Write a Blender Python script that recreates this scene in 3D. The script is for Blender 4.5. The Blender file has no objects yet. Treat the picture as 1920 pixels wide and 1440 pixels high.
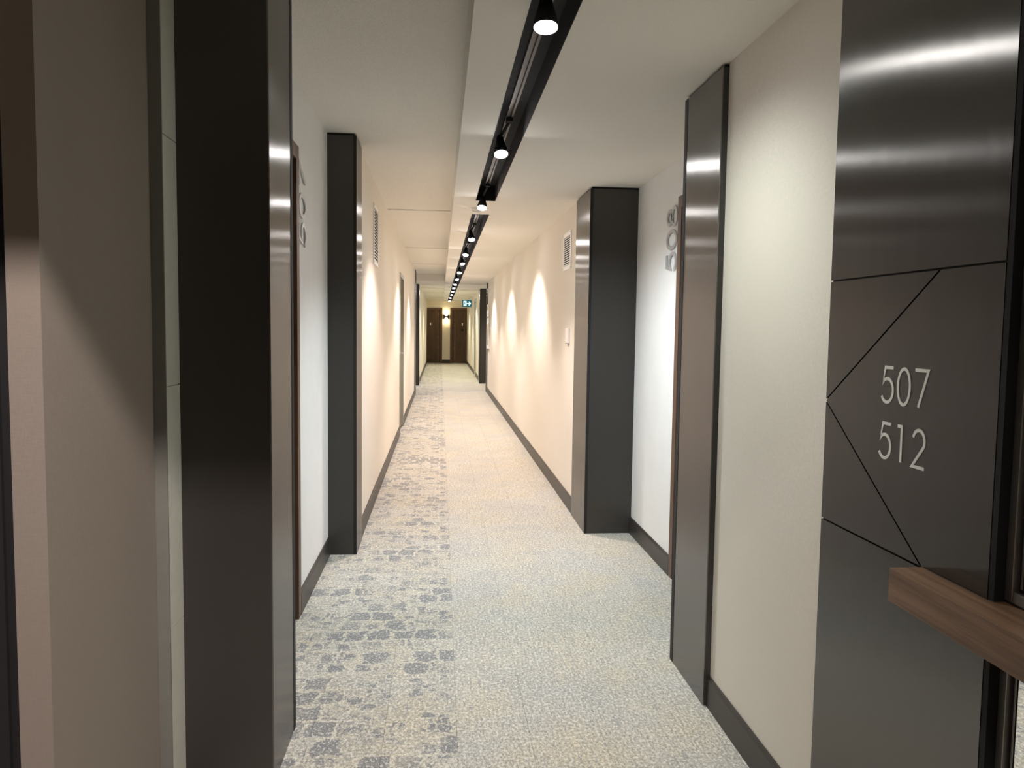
import bpy, bmesh, math, random
from mathutils import Vector, Matrix
random.seed(7)
S = bpy.context.scene
COL = S.collection

# ---------------------------------------------------------------- camera
cd = bpy.data.cameras.new('camera'); cam = bpy.data.objects.new('camera', cd); COL.objects.link(cam)
cd.sensor_fit = 'HORIZONTAL'; cd.sensor_width = 36.0; cd.lens = 36.0 * 1486.0 / 1920.0
cd.clip_start = 0.02; cd.clip_end = 200
Rr, Ff, Dd = ((0.99588945, 0.00695427, 0.09030972), (-0.0895762, -0.07219574, 0.99335989), (-0.01342807, 0.99736624, 0.07127604))
# world axes (right, forward, down) given in camera image axes (x right, y down, z ahead)
cx = Vector((Rr[0], Ff[0], -Dd[0])); cy = Vector((Rr[1], Ff[1], -Dd[1])); cz = Vector((Rr[2], Ff[2], -Dd[2]))
m = Matrix((cx, -cy, -cz)).transposed().to_4x4(); m.translation = (0, 0, 1.4)
cam.matrix_world = m
S.camera = cam

# ---------------------------------------------------------------- world, exposure
w = bpy.data.worlds.new('world'); S.world = w; w.use_nodes = True
w.node_tree.nodes['Background'].inputs[0].default_value = (0.9, 0.85, 0.8, 1)
w.node_tree.nodes['Background'].inputs[1].default_value = 0.05
S.view_settings.view_transform = 'Standard'; S.view_settings.look = 'None'
S.view_settings.gamma = 1.0; S.view_settings.use_curve_mapping = False
S.view_settings.exposure = 1.08
S.cycles.use_denoising = True
S.cycles.max_bounces = 10; S.cycles.diffuse_bounces = 8; S.cycles.glossy_bounces = 5
S.cycles.sample_clamp_indirect = 6.0

LAMP_POWER = 34.0
WARM = [(.93, .99, .92), (.90, .97, 1.0), (1, .81, .76), (1, .84, .77), (1, .84, .78), (1, .85, .77), (1, .84, .78),
        (1, .86, .80), (1, .86, .79), (1, .88, .79), (1, .91, .76), (1, .93, .72), (1, .93, .70), (1, .93, .72)]

# lobby ceiling downlight behind the camera (its housing is built below)
ld = bpy.data.lights.new('lobby_downlight_light', 'SPOT'); ld.energy = 170; ld.color = (1, .86, .81)
ld.spot_size = math.radians(96); ld.spot_blend = 1.0; ld.shadow_soft_size = 0.035
lobby_light = bpy.data.objects.new('lobby_downlight_light', ld); COL.objects.link(lobby_light)
lobby_light.location = (0.05, -0.109, 2.955); lobby_light.rotation_euler = Vector((-.62, .95, -1.15)).to_track_quat('-Z', 'Y').to_euler()

# ---------------------------------------------------------------- material helpers
class NT:
    def __init__(s, name):
        s.m = bpy.data.materials.new(name); s.m.use_nodes = True
        s.t = s.m.node_tree; s.b = s.t.nodes['Principled BSDF']
    def n(s, typ, ins=None, **props):
        nd = s.t.nodes.new(typ)
        for k, v in props.items(): setattr(nd, k, v)
        for k, v in (ins or {}).items(): s.set(nd.inputs[k], v)
        return nd
    def set(s, inp, v):
        if isinstance(v, bpy.types.NodeSocket): s.t.links.new(v, inp)
        else: inp.default_value = v
    def bs(s, **kw):
        for k, v in kw.items(): s.set(s.b.inputs[k.replace('_', ' ')], v)
    def math(s, op, a, b=0.0, clamp=False):
        nd = s.n('ShaderNodeMath', {0: a, 1: b}, operation=op, use_clamp=clamp); return nd.outputs[0]
    def mix(s, f, a, b):
        nd = s.n('ShaderNodeMix', data_type='RGBA')
        s.set(nd.inputs[0], f); s.set(nd.inputs[6], a); s.set(nd.inputs[7], b); return nd.outputs[2]
    def noise(s, vec, scale, detail=2.0, rough=.5):
        nd = s.n('ShaderNodeTexNoise', {'Vector': vec, 'Scale': scale, 'Detail': detail, 'Roughness': rough}); return nd.outputs[0]
    def pos(s): return s.n('ShaderNodeNewGeometry').outputs['Position']
    def obj(s): return s.n('ShaderNodeTexCoord').outputs['Object']
    def scl(s, vec, sc):
        nd = s.n('ShaderNodeMapping', {'Vector': vec, 'Scale': sc}); return nd.outputs[0]
    def step(s, v, lo, hi):
        nd = s.n('ShaderNodeMapRange', {'Value': v, 'From Min': lo, 'From Max': hi}); nd.clamp = True; return nd.outputs[0]
    def bump(s, h, strength, dist=0.001):
        nd = s.n('ShaderNodeBump', {'Height': h, 'Strength': strength, 'Distance': dist}); s.bs(Normal=nd.outputs[0])
C4 = lambda c: (c[0], c[1], c[2], 1)

def plain(name, col, rough=.6, metal=0.0, var=0.04, nscale=30):
    t = NT(name); n = t.noise(t.pos(), nscale, 3)
    c = t.mix(t.step(n, .3, .7), C4([x * (1 - var) for x in col]), C4([min(1, x * (1 + var)) for x in col]))
    t.bs(Base_Color=c, Roughness=rough, Metallic=metal); return t.m

def wallpaper(name, col):
    t = NT(name); p = t.pos()
    big = t.noise(p, 1.3, 2)
    weave = t.noise(t.scl(p, (420, 420, 60)), 1.0, 2); weave2 = t.noise(t.scl(p, (60, 60, 420)), 1.0, 2)
    f = t.math('MULTIPLY', t.math('ADD', weave, weave2), .5)
    c = t.mix(t.step(f, .38, .62), C4([x * .94 for x in col]), C4([min(1, x * 1.05) for x in col]))
    c = t.mix(t.step(big, .35, .7), c, C4([col[0] * .98, col[1] * .985, col[2] * .96]))
    t.bs(Base_Color=c, Roughness=.75); t.b.inputs['Specular IOR Level'].default_value = .25
    t.bump(f, .25, .0008); return t.m

def stipple(name, col, s=.6, sc=140):
    t = NT(name); p = t.pos(); a = t.noise(p, sc, 4, .65); b = t.noise(p, sc * .35, 2)
    h = t.math('ADD', a, t.math('MULTIPLY', b, .6))
    c = t.mix(t.step(a, .35, .65), C4([x * .93 for x in col]), C4(col))
    t.bs(Base_Color=c, Roughness=.9); t.b.inputs['Specular IOR Level'].default_value = .1
    t.bump(h, s, .006); return t.m

def brushed(name, col, tangent=(0, 1, 0), rough=.245, aniso=1.0, metal=1.0, gv=.09):
    t = NT(name); p = t.pos()
    g = t.noise(t.scl(p, (700, 700, 5)), 1.0, 3, .6)
    wob = t.noise(t.scl(p, (22, 22, 5)), 1.0, 3)
    c = t.mix(t.step(g, .3, .7), C4([x * (1 - gv) for x in col]), C4([x * (1 + gv) for x in col]))
    t.bs(Base_Color=c, Metallic=metal, Roughness=t.n('ShaderNodeMapRange', {'Value': g, 'To Min': rough * .94, 'To Max': rough * 1.06}).outputs[0],
         Anisotropic=aniso)
    v = t.n('ShaderNodeCombineXYZ', {0: tangent[0], 1: tangent[1], 2: tangent[2]})
    t.bs(Tangent=v.outputs[0])
    t.bump(wob, .30, .0022); return t.m

def wood(name, dark, mid, light, scale=(18, 18, 1.2), streak=True):
    t = NT(name); p = t.obj()
    n1 = t.noise(t.scl(p, scale), 1.0, 5, .65)
    n2 = t.noise(t.scl(p, [k * 6 for k in scale]), 1.0, 4, .7)
    n3 = t.noise(t.scl(p, [scale[0] * .35, scale[1] * .35, scale[2] * .25]), 1.0, 2)
    c = t.mix(t.step(n1, .32, .68), C4(dark), C4(mid))
    if streak: c = t.mix(t.math('MULTIPLY', t.step(n3, .58, .72), .75), c, C4(light))
    c = t.mix(t.math('MULTIPLY', t.step(n2, .5, .75), .35), c, C4([x * .5 for x in dark]))
    t.bs(Base_Color=c, Roughness=.48); t.bump(n2, .15, .0006); return t.m

def emit(name, col, strength):
    t = NT(name); t.bs(Base_Color=C4(col), Emission_Color=C4(col), Emission_Strength=strength, Roughness=.4); return t.m

def carpet():
    t = NT('carpet'); p = t.pos(); sx = t.n('ShaderNodeSeparateXYZ', {0: p}); X = sx.outputs[0]
    d = t.n('ShaderNodeTexNoise', {'Vector': p, 'Scale': 14.0, 'Detail': 3.0}).outputs['Color']
    d = t.n('ShaderNodeVectorMath', {0: d, 1: (.5, .5, .5)}, operation='SUBTRACT').outputs[0]
    d = t.n('ShaderNodeVectorMath', {0: d, 'Scale': .075}, operation='SCALE').outputs[0]
    q = t.n('ShaderNodeVectorMath', {0: p, 1: d}, operation='ADD').outputs[0]
    d2 = t.n('ShaderNodeTexNoise', {'Vector': p, 'Scale': 55.0, 'Detail': 2.0}).outputs['Color']
    d2 = t.n('ShaderNodeVectorMath', {0: d2, 1: (.5, .5, .5)}, operation='SUBTRACT').outputs[0]
    d2 = t.n('ShaderNodeVectorMath', {0: d2, 'Scale': .030}, operation='SCALE').outputs[0]
    q = t.n('ShaderNodeVectorMath', {0: q, 1: d2}, operation='ADD').outputs[0]
    big = t.noise(p, 1.9, 3, .6)
    mid = t.noise(t.scl(p, (6, 9, 6)), 1.0, 2)
    def bricks(vec, bw, rh, mort):
        b = t.n('ShaderNodeTexBrick', {'Vector': vec, 'Color1': (0, 0, 0, 1), 'Color2': (1, 1, 1, 1), 'Mortar': (0, 0, 0, 1), 'Scale': 1.0,
                'Mortar Size': mort, 'Mortar Smooth': .4, 'Brick Width': bw, 'Row Height': rh}, offset=.37, squash=1.0)
        return b.outputs['Color'], b.outputs['Fac']
    c1, f1 = bricks(q, .105, .120, .009)
    c2, f2 = bricks(t.n('ShaderNodeMapping', {'Vector': q, 'Location': (.31, .17, 0), 'Rotation': (0, 0, math.pi / 2)}).outputs[0], .075, .055, .006)
    thr = t.n('ShaderNodeMapRange', {'Value': big, 'From Min': .36, 'From Max': .60, 'To Min': 1.0, 'To Max': .25}).outputs[0]
    m1 = t.step(t.math('SUBTRACT', c1, thr), -.02, .30)
    thr2 = t.n('ShaderNodeMapRange', {'Value': mid, 'From Min': .35, 'From Max': .62, 'To Min': 1.0, 'To Max': .2}).outputs[0]
    m2 = t.step(t.math('SUBTRACT', c2, thr2), -.02, .35)
    c3, f3 = bricks(t.n('ShaderNodeMapping', {'Vector': q, 'Location': (.13, .41, 0)}).outputs[0], .046, .034, .005)
    m3 = t.math('MULTIPLY', t.step(c3, .40, .75), t.math('SUBTRACT', 1.0, f3))
    notmort = t.math('SUBTRACT', 1.0, f1)
    fine = t.noise(t.scl(p, (130, 85, 80)), 1.0, 4, .85)
    loops = t.noise(t.scl(p, (95, 60, 60)), 1.0, 3, .7)
    line = t.noise(t.scl(q, (25, 130, 25)), 1.0, 2, .6)      # short cross stitches
    run = t.noise(t.scl(p, (120, 8, 25)), 1.0, 3, .7)        # long streaks on the plainer side
    left = t.math('SUBTRACT', 1.0, t.step(X, .060, .072))
    beige = t.mix(t.step(t.noise(p, 3.1, 2), .35, .65), C4((.62, .565, .44)), C4((.62, .60, .53)))
    grey = C4((.37, .37, .36)); blue = C4((.185, .20, .23))
    # left half
    base = t.mix(t.math('MAXIMUM', t.math('MULTIPLY', t.step(line, .46, .60), .55), t.math('MULTIPLY', m3, .72)), beige, grey)
    mask = t.math('MULTIPLY', t.math('MAXIMUM', m1, m2), notmort, True)
    L = t.mix(t.math('MULTIPLY', mask, t.step(loops, .30, .52)), base, blue)
    L = t.mix(t.math('MULTIPLY', t.math('MULTIPLY', f1, t.step(big, .42, .6)), .5), L, C4((.70, .68, .58)))
    # right half
    Rr_ = t.mix(t.math('MULTIPLY', t.step(run, .47, .60), .62), beige, grey)
    Rr_ = t.mix(t.math('MULTIPLY', t.step(big, .44, .62), .45), Rr_, C4((.42, .44, .46)))
    c = t.mix(left, Rr_, L)
    c = t.mix(t.math('MULTIPLY', t.step(fine, .50, .56), .62), c, C4((.17, .17, .165)))
    c = t.mix(t.math('MULTIPLY', t.step(loops, .51, .58), .55), c, C4((.88, .86, .79)))
    rnd = t.n('ShaderNodeObjectInfo').outputs['Random']
    hv = t.n('ShaderNodeHueSaturation', {'Color': c, 'Value': t.n('ShaderNodeMapRange', {'Value': rnd, 'To Min': .985, 'To Max': 1.015}).outputs[0]})
    t.bs(Base_Color=hv.outputs[0], Roughness=.95); t.b.inputs['Specular IOR Level'].default_value = .05
    t.bump(t.math('ADD', fine, loops), .5, .004); return t.m

M = dict(
    paper=wallpaper('cream_wallpaper', (.80, .757, .69)),
    taupe=wallpaper('taupe_wallcovering', (.27, .235, .205)),
    white=plain('white_recess_paint', (.84, .85, .85), .7, 0, .015, 8),
    soffit=stipple('soffit_paint', (.86, .845, .79), .12, 200),
    popcorn=stipple('stippled_ceiling', (.86, .845, .79), .9, 110),
    brushed=brushed('brushed_bronze_metal', (.245, .238, .236), gv=.10, rough=.25),
    char=brushed('charcoal_metal', (.075, .071, .067), (1, 0, 0), .42, .8, .55, .03),
    sign=brushed('brushed_sign_metal', (.160, .157, .154), rough=.265, gv=.03),
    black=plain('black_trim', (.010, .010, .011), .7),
    blackm=plain('black_powder_coat', (.010, .010, .012), .85),
    trackm=plain('track_rail_metal', (.17, .155, .155), .55, .3),
    base=plain('dark_baseboard', (.040, .034, .030), .42),
    walnut=wood('walnut_door', (.055, .030, .016), (.115, .064, .036), (.25, .155, .09)),
    frame=wood('brown_wood_frame', (.085, .045, .028), (.15, .085, .055), (.2, .12, .08), streak=False),
    rail=wood('walnut_handrail', (.12, .066, .038), (.27, .16, .095), (.50, .33, .19), (38, 1.3, 38)),
    olive=plain('grey_green_frame_paint', (.33, .33, .28), .5),
    greydoor=plain('grey_door_paint', (.22, .22, .20), .5),
    silver=plain('silver_number_metal', (.52, .52, .53), .35, .2),
    wt=plain('white_enamel', (.85, .84, .82), .45, 0, .01),
    print=plain('white_print', (.82, .81, .78), .6, 0, .01),
    alu=plain('aluminium_frame', (.30, .29, .28), .32, .8),
    strip=plain('pale_wall_tile', (.62, .63, .56), .45),
    bead=plain('grey_edge_bead', (.20, .205, .185), .6),
    joint=plain('pale_grout', (.62, .62, .56), .6),
    carpet=carpet(), under=plain('dark_underlay', (.13, .12, .11), .95),
    bulb=emit('lamp_glow', (1, .97, .94), 130), shade=emit('sconce_glass', (1, .88, .62), 2.2),
    teal=emit('exit_sign_green', (.004, .085, .12), .4), exitw=emit('exit_sign_white', (.62, .92, .95), .75),
    bronze=plain('dark_bronze', (.05, .035, .03), .35, .6),
)
t = NT('mirror_glass'); n = t.noise(t.pos(), 3.0); t.bs(Base_Color=t.mix(t.step(n, .3, .7), (.86, .88, .87, 1), (.88, .9, .89, 1)), Metallic=1.0, Roughness=.012); M['mirror'] = t.m
t = NT('glossy_glass_front'); t.bs(Base_Color=t.mix(t.step(t.noise(t.pos(), 4.0), .3, .7), (.42, .42, .40, 1), (.46, .46, .43, 1)), Roughness=.03, Coat_Weight=1.0, Coat_Roughness=.01); M['glass'] = t.m

# ---------------------------------------------------------------- mesh helpers
def box(bm, a, b):
    x0, x1 = sorted((a[0], b[0])); y0, y1 = sorted((a[1], b[1])); z0, z1 = sorted((a[2], b[2]))
    v = [bm.verts.new(c) for c in ((x0, y0, z0), (x1, y0, z0), (x1, y1, z0), (x0, y1, z0), (x0, y0, z1), (x1, y0, z1), (x1, y1, z1), (x0, y1, z1))]
    for f in ((3, 2, 1, 0), (4, 5, 6, 7), (0, 1, 5, 4), (1, 2, 6, 5), (2, 3, 7, 6), (3, 0, 4, 7)): bm.faces.new([v[i] for i in f])
def prism(bm, pts, fn, d0, d1):
    """pts outline (u,v); fn(u,v,d) -> xyz; solid between depths d0 and d1."""
    a = [bm.verts.new(fn(u, v, d0)) for u, v in pts]; b = [bm.verts.new(fn(u, v, d1)) for u, v in pts]
    n = len(pts)
    bm.faces.new(a); bm.faces.new(b[::-1])
    for i in range(n): bm.faces.new((a[i], b[i], b[(i + 1) % n], a[(i + 1) % n]))
def lathe(bm, prof, mat=Matrix(), seg=20, a0=0.0, a1=2 * math.pi):
    """profile (r,z) spun about local z; full turn or part turn"""
    full = abs(a1 - a0 - 2 * math.pi) < 1e-4; cnt = seg if full else seg + 1
    rings = []
    for r, z in prof:
        rings.append([bm.verts.new(mat @ Vector((r * math.cos(a0 + (a1 - a0) * i / seg), r * math.sin(a0 + (a1 - a0) * i / seg), z))) for i in range(cnt)])
    for A, B in zip(rings, rings[1:]):
        for i in range(seg):
            j = (i + 1) % cnt; bm.faces.new((A[i], A[j], B[j], B[i]))
    for ring in (rings[0], rings[-1]):
        if full or True:
            try: bm.faces.new(ring)
            except ValueError: pass
def obj(name, bm, mat, parent=None, smooth=False, bevel=0.0, **props):
    bmesh.ops.recalc_face_normals(bm, faces=bm.faces[:])
    me = bpy.data.meshes.new(name); bm.to_mesh(me); bm.free()
    if mat: me.materials.append(mat)
    if smooth:
        for p in me.polygons: p.use_smooth = True
    o = bpy.data.objects.new(name, me); COL.objects.link(o)
    if parent: o.parent = parent; o.matrix_parent_inverse = Matrix.Translation(-parent.location) if parent.type == 'EMPTY' else Matrix()
    if bevel:
        md = o.modifiers.new('bevel', 'BEVEL'); md.width = bevel; md.segments = 2; md.limit_method = 'ANGLE'
    for k, v in props.items(): o[k] = v
    return o
def bx(name, a, b, mat, parent=None, bevel=0.0, **props):
    bm = bmesh.new(); box(bm, a, b); return obj(name, bm, mat, parent, bevel=bevel, **props)
def boxes(name, lst, mat, parent=None, bevel=0.0, **props):
    bm = bmesh.new()
    for a, b in lst: box(bm, a, b)
    return obj(name, bm, mat, parent, bevel=bevel, **props)
def thing(name, label, cat, loc, group=None):
    o = bpy.data.objects.new(name, None); COL.objects.link(o); o.location = loc; o.empty_display_size = .1
    o['label'] = label; o['category'] = cat
    if group: o['group'] = group
    bpy.context.view_layer.update() if False else None
    return o
ST = dict(kind='structure')

# ---------------------------------------------------------------- main dimensions (metres; y runs down the corridor)
XL, XR = -0.52, 1.005           # corridor walls
RL, RR = -0.672, 1.312          # walls inside the door recesses
SZ, CZ = 2.34, 2.53             # soffit and stippled ceiling heights
END = 30.3
NEARL, NEARR = -0.789, 1.010

# ---------------------------------------------------------------- floor with its carpet planks
fl = bx('floor', (-2.6, -3.2, -.12), (1.5, END + .2, -.008), M['under'], **ST)
edges = [0.066 + .25 * k for k in range(-11, 6)]
me_cache = {}
def plank(x0, x1, y0, y1, name='carpet_tile'):
    g = .00028; key = (round(x1 - x0, 3), round(y1 - y0, 3))
    if key not in me_cache:
        bm = bmesh.new(); w_, l_ = key[0] / 2 - g, key[1] / 2 - g; e = .0006
        lo = [bm.verts.new((sx * w_, sy * l_, -.008)) for sx, sy in ((-1, -1), (1, -1), (1, 1), (-1, 1))]
        mi = [bm.verts.new((sx * w_, sy * l_, -e)) for sx, sy in ((-1, -1), (1, -1), (1, 1), (-1, 1))]
        hi = [bm.verts.new((sx * (w_ - e), sy * (l_ - e), 0)) for sx, sy in ((-1, -1), (1, -1), (1, 1), (-1, 1))]
        for A, B in ((lo, mi), (mi, hi)):
            for i in range(4): bm.faces.new((A[i], A[(i + 1) % 4], B[(i + 1) % 4], B[i]))
        bm.faces.new(hi); bmesh.ops.recalc_face_normals(bm, faces=bm.faces[:])
        me = bpy.data.meshes.new(name); bm.to_mesh(me); bm.free(); me.materials.append(M['carpet']); me_cache[key] = me
    o = bpy.data.objects.new(name, me_cache[key]); COL.objects.link(o)
    o.location = ((x0 + x1) / 2, (y0 + y1) / 2, 0); o.parent = fl
    return o
offs = {}
xs = [-.69, -.434, -.184, .066, .316, .566, .816, 1.066, 1.32]
seam = [.55, .1, .74, .02, .36, .02, .70, .3]
for i, (a, b) in enumerate(zip(xs, xs[1:])):
    outer = i in (0, len(xs) - 2)
    ys = [0.6]; y = 1.0 + seam[i] - (1 if seam[i] > .5 else 0)
    while y < END - .05:
        if y - ys[-1] > .2: ys.append(y)
        y += 1.0
    ys.append(END)
    for u, v in zip(ys, ys[1:]):
        if a > 1.0:                     # this column shows only in the door recesses and by the near wall
            if not (v > 3.0 and u < 5.6 or v > 17 and u < 20): continue
        if a < -.6 and not (v > 1.2 and u < 5.4 or v > 16.2 and u < 19.2):
            if u > 5: plank(-.53, b, u, v); continue
        plank(a, b, u, v)
# the lobby carpet around and behind the camera
bm = bmesh.new(); box(bm, (-2.6, -3.2, -.008), (1.32, .6, 0)); box(bm, (-2.6, .6, -.008), (-.69, 1.9, 0)); 
obj('carpet_field', bm, M['carpet'], fl)

# ---------------------------------------------------------------- ceilings
boxes('ceiling', [((-2.0, .74, CZ), (.091, 17.4, CZ + .1)), ((-2.0, 17.4, 2.385), (.091, END + .1, CZ + .1))], M['popcorn'], **ST)
TX0, TX1 = .254, .400
boxes('ceiling_soffit', [((.091, .74, SZ), (TX0, END + .1, CZ + .1)), ((TX1, .74, SZ), (1.5, END + .1, CZ + .1)),
                         ((TX0, 5.99, SZ), (TX1, 6.72, CZ + .1)), ((TX0, 29.2, SZ), (TX1, END + .1, CZ + .1)),
                         ((TX0, .74, 2.455), (TX1, 29.2, CZ + .1))], M['soffit'], **ST)
bx('ceiling_lobby', (-2.6, -3.2, 3.0), (1.5, .642, 3.1), M['soffit'], **ST)
bx('trim_1', (-2.6, .642, SZ), (1.5, .74, 3.0), M['paper'], **ST)
for k, y in enumerate((7.87, 11.63, 14.6)):
    bx('trim_%d' % (k + 2), (XL, y - .02, CZ - .012), (.091, y + .02, CZ), M['popcorn'], **ST)
for k, y in enumerate((20.6, 23.4, 27.0)):
    boxes('trim_%d' % (k + 5), [((XL, y - .03, 2.37), (.091, y + .03, 2.385))], M['popcorn'], **ST)
for k, y in enumerate((17.6, 20.4, 24.2, 28.2)):
    boxes('trim_%d' % (k + 8), [((TX1, y - .03, SZ - .012), (XR, y + .03, SZ)), ((.091, y - .03, SZ - .012), (TX0, y + .03, SZ))], M['soffit'], **ST)

# ---------------------------------------------------------------- walls (with openings for the doors)
W = .16
def wall_run(name, side, x, y0, y1, z1, mat, hole=None):
    """hole = (ya, yb, ztop)"""
    xo = x + side * W; L = []
    if hole:
        ya, yb, zt = hole
        L = [((x, y0, 0), (xo, ya, z1)), ((x, yb, 0), (xo, y1, z1)), ((x, ya, zt), (xo, yb, z1)), ((xo - side * .01, ya, 0), (xo, yb, zt))]
    else: L = [((x, y0, 0), (xo, y1, z1))]
    return boxes(name, L, mat, **ST)
BH = .113
def baseboard(name, side, x, y0, y1):
    bm = bmesh.new()
    xi = x - side * .013
    pr = [(x, 0), (xi, 0), (xi, BH - .012), (xi + side * .005, BH - .004), (xi + side * .007, BH), (x, BH)]
    prism(bm, pr, lambda u, v, d: (u, d, v), y0, y1)
    return obj(name, bm, M['base'], **ST)

P1L, P2L, P3L, P4L = (2.38, 2.735), (4.83, 5.16), (16.1, 16.5), (18.8, 19.25)
P1R, P2R, P3R, P4R = (2.79, 3.215), (5.27, 5.815), (16.93, 17.2), (19.6, 20.1)
D_L, D_R = (2.86, 3.82, 2.221), (3.37, 4.33, 2.13)       # door openings, outer size of frame
STEP = 2.268
near_l = bx('wall_left', (NEARL, 1.655, 0), (-.854, STEP - .006, 3.0), M['taupe'], **ST)
# pale cladding strip beside the first pilaster: tiles are parts of the wall
wall_strip = bx('wall_left', (-.762, STEP, 0), (-1.0, P1L[0], CZ), M['joint'], **ST)
for a, b in ((0, .53), (.53, 1.223), (1.223, 1.912), (1.912, CZ)):
    bx('tile', (-.755, STEP, a + .0015), (-.79, P1L[0], b - .0015), M['strip'], wall_strip)
bx('edge_bead', (-.755, STEP - .006, 0), (-.7895, STEP, CZ), M['bead'], wall_strip)
wall_run('wall_left', -1, RL, P1L[1], P2L[0], CZ, M['white'], D_L)
wall_run('wall_left', -1, XL, P2L[1], P3L[0], CZ, M['paper'], (10.2, 11.15, 2.08))
wall_run('wall_left', -1, RL, P3L[1], P4L[0], CZ, M['white'], (16.7, 17.66, 2.15))
wall_run('wall_left', -1, XL, P4L[1], END, CZ, M['paper'])
wall_run('wall_right', 1, NEARR, 1.30, P1R[0], SZ, M['paper'])
bx('wall_right', (1.03, -3.2, 0), (1.18, 1.30, 3.0), M['paper'], **ST)
wall_run('wall_right', 1, RR, P1R[1], P2R[0], SZ, M['white'], D_R)
wall_run('wall_right', 1, XR, P2R[1], P3R[0], SZ, M['paper'])
wall_run('wall_right', 1, RR, P3R[1], P4R[0], SZ, M['white'], (17.6, 18.56, 2.13))
wall_run('wall_right', 1, XR, P4R[1], END, SZ, M['paper'], (22.5, 23.5, 2.2))
DE = [(-.53, .067), (.362, 1.005)]
boxes('wall_end', [((DE[0][1], END, 0), (DE[1][0], END + .11, 2.10)), ((-.7, END, 2.10), (1.2, END + .11, CZ)), ((-.7, END + .11, 0), (1.2, END + .14, CZ))], M['paper'], **ST)
# return of the near left wall, then a black reveal and the lobby beyond it
bx('trim_12', (-.854, 1.70, 0), (-.893, 1.82, 3.0), M['black'], **ST)
bx('trim_13', (-.893, 1.69, 0), (-1.0, 1.82, 3.0), M['blackm'], **ST)
bx('wall_lobby', (-1.0, 1.72, 0), (-2.6, 1.86, 3.0), M['taupe'], **ST)
bx('wall_lobby', (-2.6, -3.2, 0), (-2.5, 1.86, 3.0), M['taupe'], **ST)
bx('wall_back', (-2.6, -3.2, 0), (1.2, -3.1, 3.0), M['taupe'], **ST)

baseboard('baseboard_left', -1, NEARL, 1.66, STEP)
baseboard('baseboard_left', -1, RL, P1L[1], D_L[0]); baseboard('baseboard_left', -1, RL, D_L[1], P2L[0])
baseboard('baseboard_left', -1, XL, P2L[1], 10.2); baseboard('baseboard_left', -1, XL, 11.15, P3L[0])
baseboard('baseboard_left', -1, RL, 17.66, P4L[0]); baseboard('baseboard_left', -1, XL, P4L[1], END)
baseboard('baseboard_right', 1, NEARR, 1.942, P1R[0]); baseboard('baseboard_right', 1, RR, D_R[1], P2R[0])
baseboard('baseboard_right', 1, XR, P2R[1], P3R[0]); baseboard('baseboard_right', 1, RR, 18.56, P4R[0])
baseboard('baseboard_right', 1, XR, P4R[1], 22.5); baseboard('baseboard_right', 1, XR, 23.5, END)
bx('baseboard_end', (DE[0][1], END - .013, 0), (DE[1][0], END, BH + .03), M['base'], bevel=.003, **ST)

# ---------------------------------------------------------------- doors
dn = [0]
def side_door(side, x, ya, yb, zt, fm, lm, proud=.012, fw=.065, deep=.10, handle=True, near_handle=False):
    dn[0] += 1; root = bpy.data.objects.new('door_%d' % dn[0], None); COL.objects.link(root); root.location = (x, (ya + yb) / 2, 0); root['kind'] = 'structure'
    xi = x - side * proud; xd = x + side * deep
    boxes('door_frame', [((xi, ya, 0), (xd + side * .03, ya + fw, zt)), ((xi, yb - fw, 0), (xd + side * .03, yb, zt)), ((xi, ya + fw, zt - fw), (xd + side * .03, yb - fw, zt))], fm, root, bevel=.002)
    bx('door_leaf', (xd - side * .045, ya + fw + .003, .008), (xd, yb - fw - .003, zt - fw - .003), lm, root, bevel=.002)
    if handle:
        hy = (ya + fw + .08) if near_handle else (yb - fw - .08)
        bm = bmesh.new(); xf = xd - side * .045
        box(bm, (xf - side * .006, hy - .025, .93), (xf, hy + .025, 1.12))
        box(bm, (xf - side * .055, hy - .008, 1.02), (xf, hy + .008, 1.036))
        box(bm, (xf - side * .055, hy - .008, 1.02), (xf - side * .040, hy + (.11 if near_handle else -.11), 1.036))
        obj('door_handle', bm, M['silver'], root, bevel=.002)
    return root
side_door(-1, RL, D_L[0], D_L[1], D_L[2], M['frame'], M['walnut'])
side_door(1, RR, D_R[0], D_R[1], D_R[2], M['frame'], M['walnut'], near_handle=True)
side_door(-1, XL, 10.2, 11.15, 2.08, M['olive'], M['greydoor'], fw=.05, deep=.09)
side_door(-1, RL, 16.7, 17.66, 2.15, M['frame'], M['walnut'])
side_door(1, RR, 17.6, 18.56, 2.13, M['frame'], M['walnut'], near_handle=True)
side_door(1, XR, 22.5, 23.5, 2.2, M['olive'], M['strip'], fw=.10, deep=.05)
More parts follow.
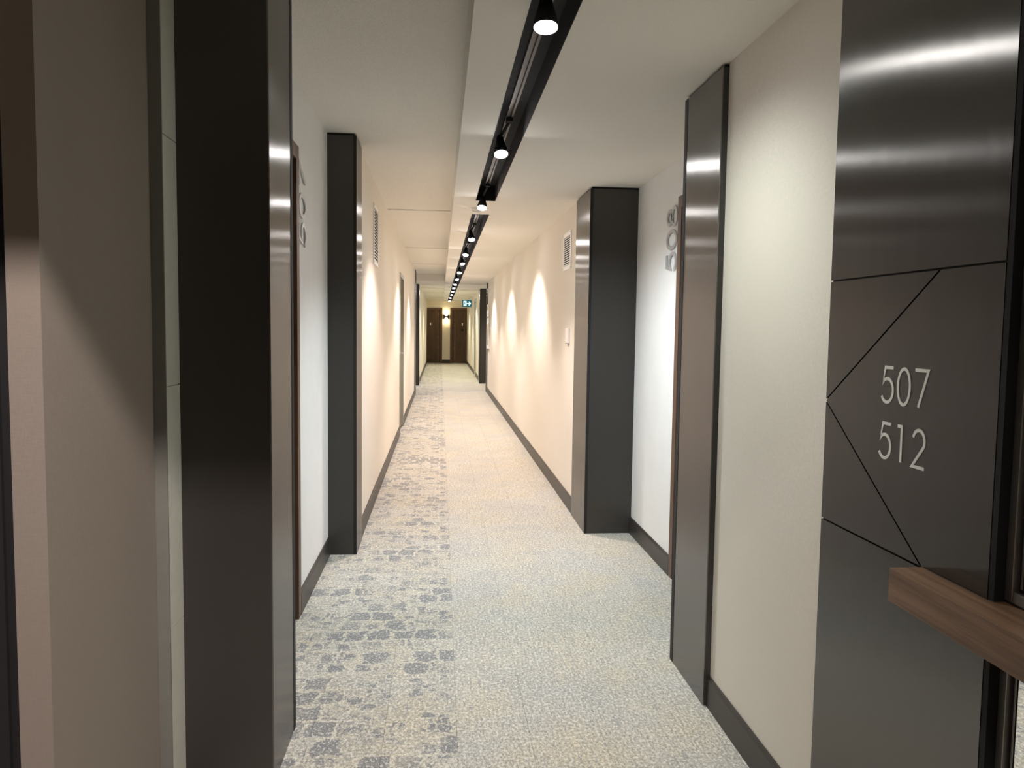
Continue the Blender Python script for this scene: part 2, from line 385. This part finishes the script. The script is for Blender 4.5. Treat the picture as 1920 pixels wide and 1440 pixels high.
# the two doors in the end wall
def end_door(x0, x1, jamb_right, plate_x, knob):
    dn[0] += 1; root = bpy.data.objects.new('door_%d' % dn[0], None); COL.objects.link(root); root.location = ((x0 + x1) / 2, END, 0); root['kind'] = 'structure'
    f = .075; ly0, ly1 = (x0 + .004, x1 - f) if jamb_right else (x0 + f, x1 - .004)
    jx = (x1 - f, x1) if jamb_right else (x0, x0 + f)
    boxes('door_frame', [((jx[0], END - .015, 0), (jx[1], END + .1, 2.105)), ((ly0, END - .015, 2.105 - f), (ly1, END + .1, 2.105))], M['frame'], root, bevel=.003)
    bx('door_leaf', (ly0, END + .04, .03), (ly1, END + .085, 2.028), M['walnut'], root)
    sx = ly1 - .09 if jamb_right else ly0 + .09
    bx('inlay_strip', (sx, END + .036, .03), (sx + .022, END + .04, 2.028), M['rail'], root)
    bx('number_plate', (plate_x - .022, END + .033, 1.44), (plate_x + .022, END + .04, 1.54), M['wt'], root, bevel=.002)
    if knob:
        bm = bmesh.new(); lathe(bm, [(.045, 0), (.045, .008), (.018, .012), (.018, .04), (.032, .045), (.034, .06), (.025, .07), (.004, .072)],
            Matrix.Translation((plate_x, END + .04, 1.27)) @ Matrix.Rotation(math.pi / 2, 4, 'X'), 16)
        obj('door_knob', bm, M['bronze'], root, smooth=True)
end_door(DE[0][0], DE[0][1], True, -.38, False)
end_door(DE[1][0], DE[1][1], False, .826, True)

# ---------------------------------------------------------------- pilasters clad in charcoal and brushed metal
def pilaster(side, yr, xf, xo, ztop, trim_near, label, face_trim=.018):
    """xf: corridor face, xo: outer x (at the recess wall)"""
    y0, y1 = yr; r = thing('metal_pilaster', label, 'pilaster', (xf + side * .1, (y0 + y1) / 2, 0), 'metal-clad pilasters framing the door recesses')
    g = face_trim; tk = .035
    ty = (y0, y0 + tk) if trim_near else (y1 - tk, y1)
    # core is the charcoal-faced box, set back behind the brushed plate and the corner trim
    if trim_near:
        core = [((xf + side * g, y0, 0), (xo, y1, ztop)), ((xf + side * .004, y0 + g, 0), (xf + side * g, y1, ztop))]
        plate = ((xf, y0 + .012, 0), (xf + side * .004, y1, ztop)); trim = ((xf + side * .0, y0 - .002, 0), (xf + side * g, y0 + .012, ztop))
    else:
        core = [((xf + side * .004, y0, 0), (xo, y1 - .014, ztop))]
        plate = ((xf, y0, 0), (xf + side * .004, y1 - tk, ztop)); trim = ((xf - side * .0015, y1 - tk, 0), (xf + side * .03, y1, ztop))
    boxes('face_panel', core, M['char'], r)
    bx('brushed_panel', *plate, M['brushed'], r, label='brushed bronze metal plate facing the corridor')
    bx('corner_trim', *trim, M['black'], r, label='black metal corner trim')
    bx('shadow_gap_fill', (xf + side * .012, y0 + .012, ztop), (xo, y1 - .006, ztop + .0128), M['black'], r)  # black filler standing in for the shadow in the gap under the ceiling
    return r
PT, PS = CZ - .014, SZ - .014
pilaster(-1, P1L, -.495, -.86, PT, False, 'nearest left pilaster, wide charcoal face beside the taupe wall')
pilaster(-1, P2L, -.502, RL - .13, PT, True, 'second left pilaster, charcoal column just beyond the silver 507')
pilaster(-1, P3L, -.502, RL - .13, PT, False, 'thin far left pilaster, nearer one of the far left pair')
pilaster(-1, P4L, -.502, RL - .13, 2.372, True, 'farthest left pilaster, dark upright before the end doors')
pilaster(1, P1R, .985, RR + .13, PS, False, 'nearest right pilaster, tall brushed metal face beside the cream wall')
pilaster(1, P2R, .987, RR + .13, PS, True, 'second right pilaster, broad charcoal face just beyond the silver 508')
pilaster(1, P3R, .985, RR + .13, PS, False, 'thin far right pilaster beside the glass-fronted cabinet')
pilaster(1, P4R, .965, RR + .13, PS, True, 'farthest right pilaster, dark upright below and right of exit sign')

# ---------------------------------------------------------------- digits drawn as solid strokes
def arc(cx_, cy_, rx, ry, a, b, n=14):
    return [(cx_ + rx * math.cos(math.radians(a + (b - a) * i / n)), cy_ + ry * math.sin(math.radians(a + (b - a) * i / n))) for i in range(n + 1)]
GL = {  # unit box: width 1, height 1 ; list of centre lines
    '5': [[(.90, 1.0), (.28, 1.0), (.13, .56)] + arc(.46, .34, .46, .34, 128, -150, 20)],
    '0': [arc(.5, .5, .44, .5, 90, 450, 28)],
    '7': [[(.04, 1.0), (.94, 1.0), (.34, 0.0)]],
    '1': [[(.22, 1.0), (.55, 1.0), (.55, 0.0)]],
    '2': [arc(.5, .71, .40, .29, 165, -28, 16) + [(.10, 0.0), (.94, 0.0)]],
    '8': [arc(.5, .75, .36, .25, 270, 630, 22), arc(.5, .25, .44, .27, 90, 450, 24)],
}
def stroke(bm, pts, wd, fn, d0, d1):
    n = len(pts); closed = (Vector(pts[0]) - Vector(pts[-1])).length < 1e-4
    if closed: pts = pts[:-1]; n -= 1
    Ls, Rs = [], []
    for i in range(n):
        p = Vector(pts[i]); a = Vector(pts[(i - 1) % n]) if (i or closed) else None; b = Vector(pts[(i + 1) % n]) if (i < n - 1 or closed) else None
        t1 = (p - a).normalized() if a is not None else None; t2 = (b - p).normalized() if b is not None else None
        tt = ((t1 or t2) + (t2 or t1)).normalized(); nn = Vector((-tt.y, tt.x))
        k = 1.0 / max(.45, tt.dot(t1 or t2)); Ls.append(p + nn * wd / 2 * k); Rs.append(p - nn * wd / 2 * k)
    V = [[bm.verts.new(fn(q.x, q.y, d)) for q in side] for side in (Ls, Rs) for d in (d0, d1)]
    l0, l1, r0, r1 = V
    for i in range(n if closed else n - 1):
        j = (i + 1) % n
        for q in ((l1[i], l1[j], r1[j], r1[i]), (l0[i], r0[i], r0[j], l0[j]), (l0[i], l0[j], l1[j], l1[i]), (r0[i], r1[i], r1[j], r0[j])): bm.faces.new(q)
    if not closed:
        bm.faces.new((l0[0], l1[0], r1[0], r0[0])); bm.faces.new((l0[-1], r0[-1], r1[-1], l1[-1]))
def digit(ch, w_, h_, sw, fn, d0, d1, mat, parent, bevel=0):
    bm = bmesh.new()
    for line in GL[ch]: stroke(bm, [(u * w_, v * h_) for u, v in line], sw, fn, d0, d1)
    return obj('digit', bm, mat, parent, bevel=bevel)

# door numbers standing off the recess walls, turned to read upward
r = thing('door_number', 'silver raised 508 reading upward on right recess wall', 'number', (RR, 4.46, 1.73))
for ch, z in (('5', 1.730), ('0', 1.855), ('8', 1.983)):
    digit(ch, .108, .178, .022, lambda u, v, d, z=z: (RR - d, 4.368 + v, z + u), .002, .010, M['silver'], r, .002)
r = thing('door_number', 'silver raised 507 reading upward on left recess wall', 'number', (RL, 3.93, 1.77))
for ch, z in (('5', 1.778), ('0', 1.912), ('7', 2.05)):
    digit(ch, .112, .175, .022, lambda u, v, d, z=z: (RL + d, 4.022 - v, z + u), .002, .010, M['silver'], r, .002)

# ---------------------------------------------------------------- sign panel
SX = .985
sp = thing('sign_panel', 'dark brushed metal sign panel lettered 507 and 512 on right wall', 'sign', (SX, 1.63, 0))
bx('backing_board', (SX + .005, 1.317, 0), (NEARR + .001, 1.940, SZ - .003), M['black'], sp)
g = .0022
def plate(pts, name='metal_plate'):
    # shrink the outline by g for the joints
    c = [Vector(p) for p in pts]; n = len(c); out = []
    area = sum(c[i].x * c[(i + 1) % n].y - c[(i + 1) % n].x * c[i].y for i in range(n)); sg = 1 if area > 0 else -1
    for i in range(n):
        a, b, d = c[i - 1], c[i], c[(i + 1) % n]
        e1 = (b - a).normalized(); e2 = (d - b).normalized()
        n1 = Vector((-e1.y, e1.x)) * sg; n2 = Vector((-e2.y, e2.x)) * sg
        k = (n1 + n2); k = k / max(.08, (1 + n1.dot(n2))); out.append(b + k * g)
    bm = bmesh.new(); prism(bm, [tuple(p) for p in out], lambda u, v, d: (d, u, v), SX, SX + .012)
    return obj(name, bm, M['sign'], sp)
Y0, Y1 = 1.313, 1.944; ZA, ZD, ZM = 1.527, .920, 1.225
plate([(Y0, ZA), (Y1, ZA), (Y1, SZ - .002), (Y0, SZ - .002)])
plate([(Y0, 0), (Y1, 0), (Y1, ZD), (Y0, ZD)])
plate([(Y1, ZA), (1.497, ZA), (Y1, ZM)])
plate([(Y1, ZM), (1.511, ZD), (Y1, ZD)])
plate([(Y0, ZD), (1.511, ZD), (Y1, ZM), (1.497, ZA), (Y0, ZA)])
for txt, z in (('507', 1.246), ('512', 1.122)):
    for ch, y in zip(txt, (1.689, 1.628, 1.566)):
        wd = .050 if ch != '1' else .046
        digit(ch, wd, .077, .0070, lambda u, v, d, y=y, z=z: (SX - d, y - u, z + v), -.0005, .001, M['print'], sp)

boxes('edge_trim', [((SX, 1.2985, 0), (1.031, 1.3125, .8535)), ((SX, 1.2985, .9235), (1.031, 1.3125, SZ - .003))], M['blackm'], sp)

# ---------------------------------------------------------------- framed mirror beyond the panel, above and below the rail
def mirror(z0, z1, label):
    y1, y0 = 1.298, .35; fw = .020; xa, xb = 1.004, 1.03
    r = thing('wall_mirror', label, 'mirror', (xb, .8, z0))
    boxes('mirror_frame', [((xa, y1 - fw, z0), (xb, y1, z1)), ((xa, y0, z0), (xb, y0 + fw, z1)), ((xa, y0 + fw, z0), (xb, y1 - fw, z0 + fw)), ((xa, y0 + fw, z1 - fw), (xb, y1 - fw, z1))], M['alu'], r, bevel=.002)
    bx('mirror_bead', (1.0165, y0 + fw, z0 + fw), (1.0215, y1 - fw, z1 - fw), M['black'], r)
    bx('glass_pane', (1.014, y0 + fw + .006, z0 + fw + .006), (1.0165, y1 - fw - .006, z1 - fw - .006), M['mirror'], r)
mirror(.928, 2.30, 'tall aluminium framed mirror above the wooden handrail')
mirror(.03, .845, 'aluminium framed mirror below the wooden handrail')
bx('trim_14', (1.01, .3, .845), (1.035, 1.30, .928), M['alu'], **ST)

# handrail
hr = thing('handrail', 'square walnut handrail ending across the sign panel', 'handrail', (.95, .9, .85))
bx('rail_bar', (.914, .2, .854), (SX - .0003, 1.312, .924), M['rail'], hr, bevel=.0015)
bpy.data.objects.remove(hr.children[0]) if False else None
bm = bmesh.new()
pts = [(.914, .2), (1.0095, .2), (1.0095, 1.3115), (.9845, 1.3115), (.9845, 1.508), (.914, 1.508)]
prism(bm, pts, lambda u, v, d: (u, v, d), .854, .923)
o = [c for c in COL.objects if c.name == 'rail_bar'][0]
bpy.data.objects.remove(o)
obj('rail_bar', bm, M['rail'], hr, bevel=.0015)
for y in (.55, 1.15):
    bx('wall_bracket', (.985, y - .02, .80), (1.03, y + .02, .856), M['alu'], hr)

# ---------------------------------------------------------------- recessed light troughs with track
def trough(y0, y1, label):
    r = thing('light_trough', label, 'light trough', (.327, (y0 + y1) / 2, SZ), )
    t_ = .003; zt = 2.452
    boxes('channel', [((TX0, y0, SZ - .002), (TX0 + t_, y1, zt)), ((TX1 - t_, y0, SZ - .002), (TX1, y1, zt)), ((TX0 + t_, y0, zt - t_), (TX1 - t_, y1, zt)),
                      ((TX0 + t_, y0, SZ - .002), (TX1 - t_, y0 + t_, zt - t_)), ((TX0 + t_, y1 - t_, SZ - .002), (TX1 - t_, y1, zt - t_))], M['blackm'], r)
    boxes('track_rail', [((.314, y0 + .1, 2.428), (.3245, y1 - .1, 2.449)), ((.3375, y0 + .1, 2.428), (.348, y1 - .1, 2.449)), ((.3245, y0 + .1, 2.443), (.3375, y1 - .1, 2.449))], M['trackm'], r, label='grey track rail with a slot')
trough(.742, 5.99, 'black recessed ceiling trough nearest the camera, holding two spotlights')
trough(6.72, 29.2, 'long black recessed ceiling trough running to the end doors')

LY = [2.366, 4.09, 5.93, 8.1, 9.83, 11.25, 13.1, 15.0, 16.85, 18.5, 20.25, 22.3, 24.8, 27.7]
AIM = [(.30, .15), (.14, .15), (-.3, .1), (.35, .1), (-.35, 0), (.3, .1), (-.3, 0), (.3, 0), (-.3, 0), (.3, 0), (-.3, 0), (.3, 0), (-.25, 0), (.2, 0)]
GRP = 'track spotlights along the corridor ceiling'
names = ['nearest ceiling spotlight, bright lamp at the top of the picture', 'second ceiling spotlight, black bell-shaped head hanging in the near trough',
         'third ceiling spotlight, hanging at the gap between the two troughs', 'first spotlight inside the long far trough']
ORD = ['second', 'third', 'fourth', 'fifth', 'sixth', 'seventh', 'eighth', 'ninth', 'tenth', 'eleventh']
def head(i, y):
    lab = names[i] if i < 4 else ('%s spotlight from the near end of the long far trough' % ORD[i - 4])
    if i == 13: lab = 'farthest spotlight, last in the long trough before the end doors'
    r = thing('track_spotlight', lab, 'spotlight', (.333, y, 2.43), GRP)
    if i == 2: y_con = 5.80
    else: y_con = y - .10
    Z = 2.285; ax, ay = AIM[i]
    tip = Vector((.300 + .006 * (i == 3), y, Z))
    # the visible heads lean a little toward the near end of the corridor
    dirn = Vector((ax * .3, -.48, -1)).normalized() if i else Vector((-.02, -.25, -1)).normalized()
    q = dirn.to_track_quat('Z', 'Y').to_matrix().to_4x4(); mt = Matrix.Translation(tip) @ q
    bx('track_adapter', (.315, y_con - .04, 2.408), (.347, y_con + .02, 2.431), M['blackm'], r, bevel=.003)
    bm = bmesh.new()
    back = tip - dirn * .095
    a = Vector((.331, y_con, 2.412)); d = back - a; Lh = d.length
    lathe(bm, [(.008, 0), (.008, Lh)], Matrix.Translation(a) @ d.to_track_quat('Z', 'Y').to_matrix().to_4x4(), 8)
    obj('arm', bm, M['blackm'], r, smooth=False)
    bm = bmesh.new()
    lathe(bm, [(.004, -.102), (.016, -.098), (.019, -.075), (.024, -.05), (.032, -.025), (.036, -.008), (.0375, .012), (.0355, .012), (.0335, -.008), (.02, -.014)], mt, 24)
    obj('housing', bm, M['blackm'], r, smooth=True)
    bm = bmesh.new()
    lathe(bm, [(.0300, -.009), (.0325, -.001), (.030, .007), (.022, .013), (.012, .016), (.002, .017)], mt, 20)
    obj('lamp_face', bm, M['bulb'], r, smooth=True, label='glowing lamp face')
    L = bpy.data.lights.new('spotlight_light', 'SPOT'); L.energy = LAMP_POWER * (1.4 if i > 1 else (.46 if i == 0 else 1.9)); L.color = WARM[i]
    L.spot_size = math.radians(114 if i > 1 else 135); L.spot_blend = (.55 if i > 1 else .9); L.shadow_soft_size = .022
    lo = bpy.data.objects.new('spotlight_light', L); COL.objects.link(lo)
    lo.location = tip + dirn * .045
    lo.rotation_euler = Vector((ax * (.7 if i > 1 else 1), ay, -1)).normalized().to_track_quat('-Z', 'Y').to_euler()
    lo.parent = r; lo.matrix_parent_inverse = Matrix.Translation(-r.location)
for i, y in enumerate(LY): head(i, y)

# lobby downlight housing
r = thing('lobby_downlight', 'round downlight in the lobby ceiling behind the camera', 'downlight', (.05, -.109, 3.0))
bm = bmesh.new(); lathe(bm, [(.06, 0), (.06, -.012), (.045, -.012), (.045, -.001)], Matrix.Translation((.05, -.109, 3.0)), 24); obj('trim_ring', bm, M['wt'], r)
lobby_light.parent = r; lobby_light.matrix_parent_inverse = Matrix.Translation(-r.location)

# ---------------------------------------------------------------- wall grilles
def grille(side, x, y0, y1, z0, z1, label, n, tilt, dark):
    r = thing('air_grille', label, 'vent', (x, (y0 + y1) / 2, z0), 'white air grilles high on the walls')
    f = .035 if side > 0 else .032; xi = x - side * .008
    boxes('grille_frame', [((xi, y0, z0), (x, y1, z0 + f)), ((xi, y0, z1 - f), (x, y1, z1)), ((xi, y0, z0 + f), (x, y0 + f, z1 - f)), ((xi, y1 - f, z0 + f), (x, y1, z1 - f))], M['wt'], r, bevel=.002)
    bx('duct_opening', (x - side * .001, y0 + f, z0 + f), (x - side * .0005, y1 - f, z1 - f), M['black'], r)
    bm = bmesh.new(); H_ = (z1 - z0 - 2 * f) / n
    for k in range(n):
        zc = z0 + f + (k + .5) * H_; hh = H_ * (.26 if side > 0 else .20)
        pr = [(x - side * .0012, zc + hh), (x - side * .007, zc + hh - tilt), (x - side * .007, zc - hh * .4 - tilt), (x - side * .0012, zc - hh * .1)]
        prism(bm, pr, lambda u, v, d: (u, d, v), y0 + f, y1 - f)
    obj('louvres', bm, M['wt'], r, kind='stuff')
    bm = bmesh.new()
    for yy in (y0 + .015, y1 - .015):
        for zz in (z0 + .015, z1 - .015):
            lathe(bm, [(.006, 0), (.005, .002)], Matrix.Translation((xi, yy, zz)) @ Matrix.Rotation(-side * math.pi / 2, 4, 'Y'), 8)
    obj('screws', bm, M['silver'], r, kind='stuff')
grille(1, XR, 6.12, 6.50, 1.862, 2.16, 'small white louvred air grille high on right wall', 13, .004, True)
grille(-1, XL, 6.23, 6.66, 1.875, 2.342, 'tall white air grille with dark slots high on left wall', 17, .008, True)

r = thing('wall_thermostat', 'slim white thermostat on right wall below the grille', 'thermostat', (XR, 6.19, 1.28))
bx('cover', (XR - .018, 6.13, 1.282), (XR, 6.24, 1.402), M['wt'], r, bevel=.004)
bx('base_edge', (XR - .016, 6.135, 1.276), (XR, 6.235, 1.282), M['greydoor'], r)

# glass-fronted cabinet on the right wall
r = thing('wall_cabinet', 'white framed glass-fronted cabinet far down the right wall', 'cabinet', (XR, 16.57, .95))
boxes('cabinet_frame', [((XR - .03, 16.32, .95), (XR, 16.36, 1.87)), ((XR - .03, 16.80, .95), (XR, 16.84, 1.87)), ((XR - .03, 16.36, .95), (XR, 16.80, 1.02)), ((XR - .03, 16.36, 1.82), (XR, 16.80, 1.87))], M['wt'], r, bevel=.003)
bx('glass_front', (XR - .02, 16.36, 1.02), (XR - .015, 16.80, 1.82), M['glass'], r)
bx('bottom_edge', (XR - .031, 16.32, .935), (XR, 16.84, .95), M['greydoor'], r)

# ---------------------------------------------------------------- smoke detector
r = thing('smoke_detector', 'small white round smoke detector on ceiling between the two troughs', 'smoke detector', (.275, 6.38, SZ))
bm = bmesh.new(); lathe(bm, [(.045, 0), (.045, -.012), (.040, -.022)], Matrix.Translation((.275, 6.38, SZ)), 24); obj('base_ring', bm, M['wt'], r)
bm = bmesh.new(); lathe(bm, [(.030, -.022), (.030, -.030), (.022, -.036), (.003, -.038)], Matrix.Translation((.275, 6.38, SZ)), 20); obj('sensor_cap', bm, M['wt'], r, smooth=True)

# ---------------------------------------------------------------- exit sign
EY = 24.5; x0, x1, z0, z1 = .652, .946, 2.002, 2.222
r = thing('exit_sign', 'teal running man exit sign with white arrow on right wall bracket', 'exit sign', (.9, EY, 2.1))
bx('sign_box', (x0, EY, z0), (x1, EY + .05, z1), M['wt'], r, bevel=.003)
bx('sign_face', (x0 + .004, EY - .003, z0 + .004), (x1 - .004, EY, z1 - .004), M['teal'], r)
bx('mounting_bracket', (x1, EY + .005, 2.06), (XR, EY + .045, 2.17), M['wt'], r, bevel=.003)
ef = lambda u, v, d: (x0 + u, EY - .003 - d, z0 + v)
bm = bmesh.new()
prism(bm, [(.045, .035), (.135, .035), (.135, .188), (.045, .188)], ef, 0, .002); obj('doorway_symbol', bm, M['exitw'], r)
bm = bmesh.new()
prism(bm, arc(.098, .163, .013, .013, 0, 330, 11), ef, .002, .004)
for pl, wd in (([(.094, .142), (.082, .105)], .024), ([(.090, .135), (.115, .120), (.128, .132)], .009), ([(.090, .138), (.066, .132), (.055, .112)], .009),
               ([(.085, .105), (.108, .088), (.102, .055)], .012), ([(.080, .105), (.068, .078), (.046, .066)], .012)):
    stroke(bm, pl, wd, ef, .002, .004)
obj('running_figure', bm, M['teal'], r)
bm = bmesh.new(); stroke(bm, [(.150, .110), (.245, .110)], .022, ef, 0, .002); stroke(bm, [(.205, .165), (.258, .110), (.205, .055)], .024, ef, .0005, .0025)
obj('arrow_symbol', bm, M['exitw'], r)

# ---------------------------------------------------------------- sconce between the end doors
sx_, sz_ = .213, 1.765
r = thing('wall_sconce', 'hourglass wall sconce glowing up and down between the end doors', 'wall lamp', (sx_, END, sz_))
mt = Matrix.Translation((sx_, END - .075, sz_))
bx('back_plate', (sx_ - .05, END - .012, sz_ - .06), (sx_ + .05, END, sz_ + .06), M['bronze'], r, bevel=.003)
bm = bmesh.new(); prism(bm, [(-.105, -.085)] + arc(0, -.115, .088, .072, 165, 15, 12) + [(.105, -.085), (.105, .085)] + arc(0, .115, .088, .072, -15, -165, 12) + [(-.105, .085)],
      lambda u, v, d: (sx_ + u, END - d, sz_ + v), .012, .105); obj('metal_band', bm, M['bronze'], r, bevel=.002)
for s in (1, -1):
    bm = bmesh.new(); lathe(bm, [(.003, s * .030), (.045, s * .042), (.068, s * .072), (.070, s * .100), (.060, s * .118), (.03, s * .128), (.003, s * .130)], Matrix.Translation((0, -.035, 0)) @ mt, 24)
    obj('glass_shade', bm, M['shade'], r, smooth=True, label='glowing frosted glass bowl')
    L = bpy.data.lights.new('sconce_light', 'POINT'); L.energy = 1.1; L.color = (1, .78, .42); L.shadow_soft_size = .05
    lo = bpy.data.objects.new('sconce_light', L); COL.objects.link(lo); lo.location = (sx_, END - .09, sz_ + s * .19)
    lo.parent = r; lo.matrix_parent_inverse = Matrix.Translation(-r.location)
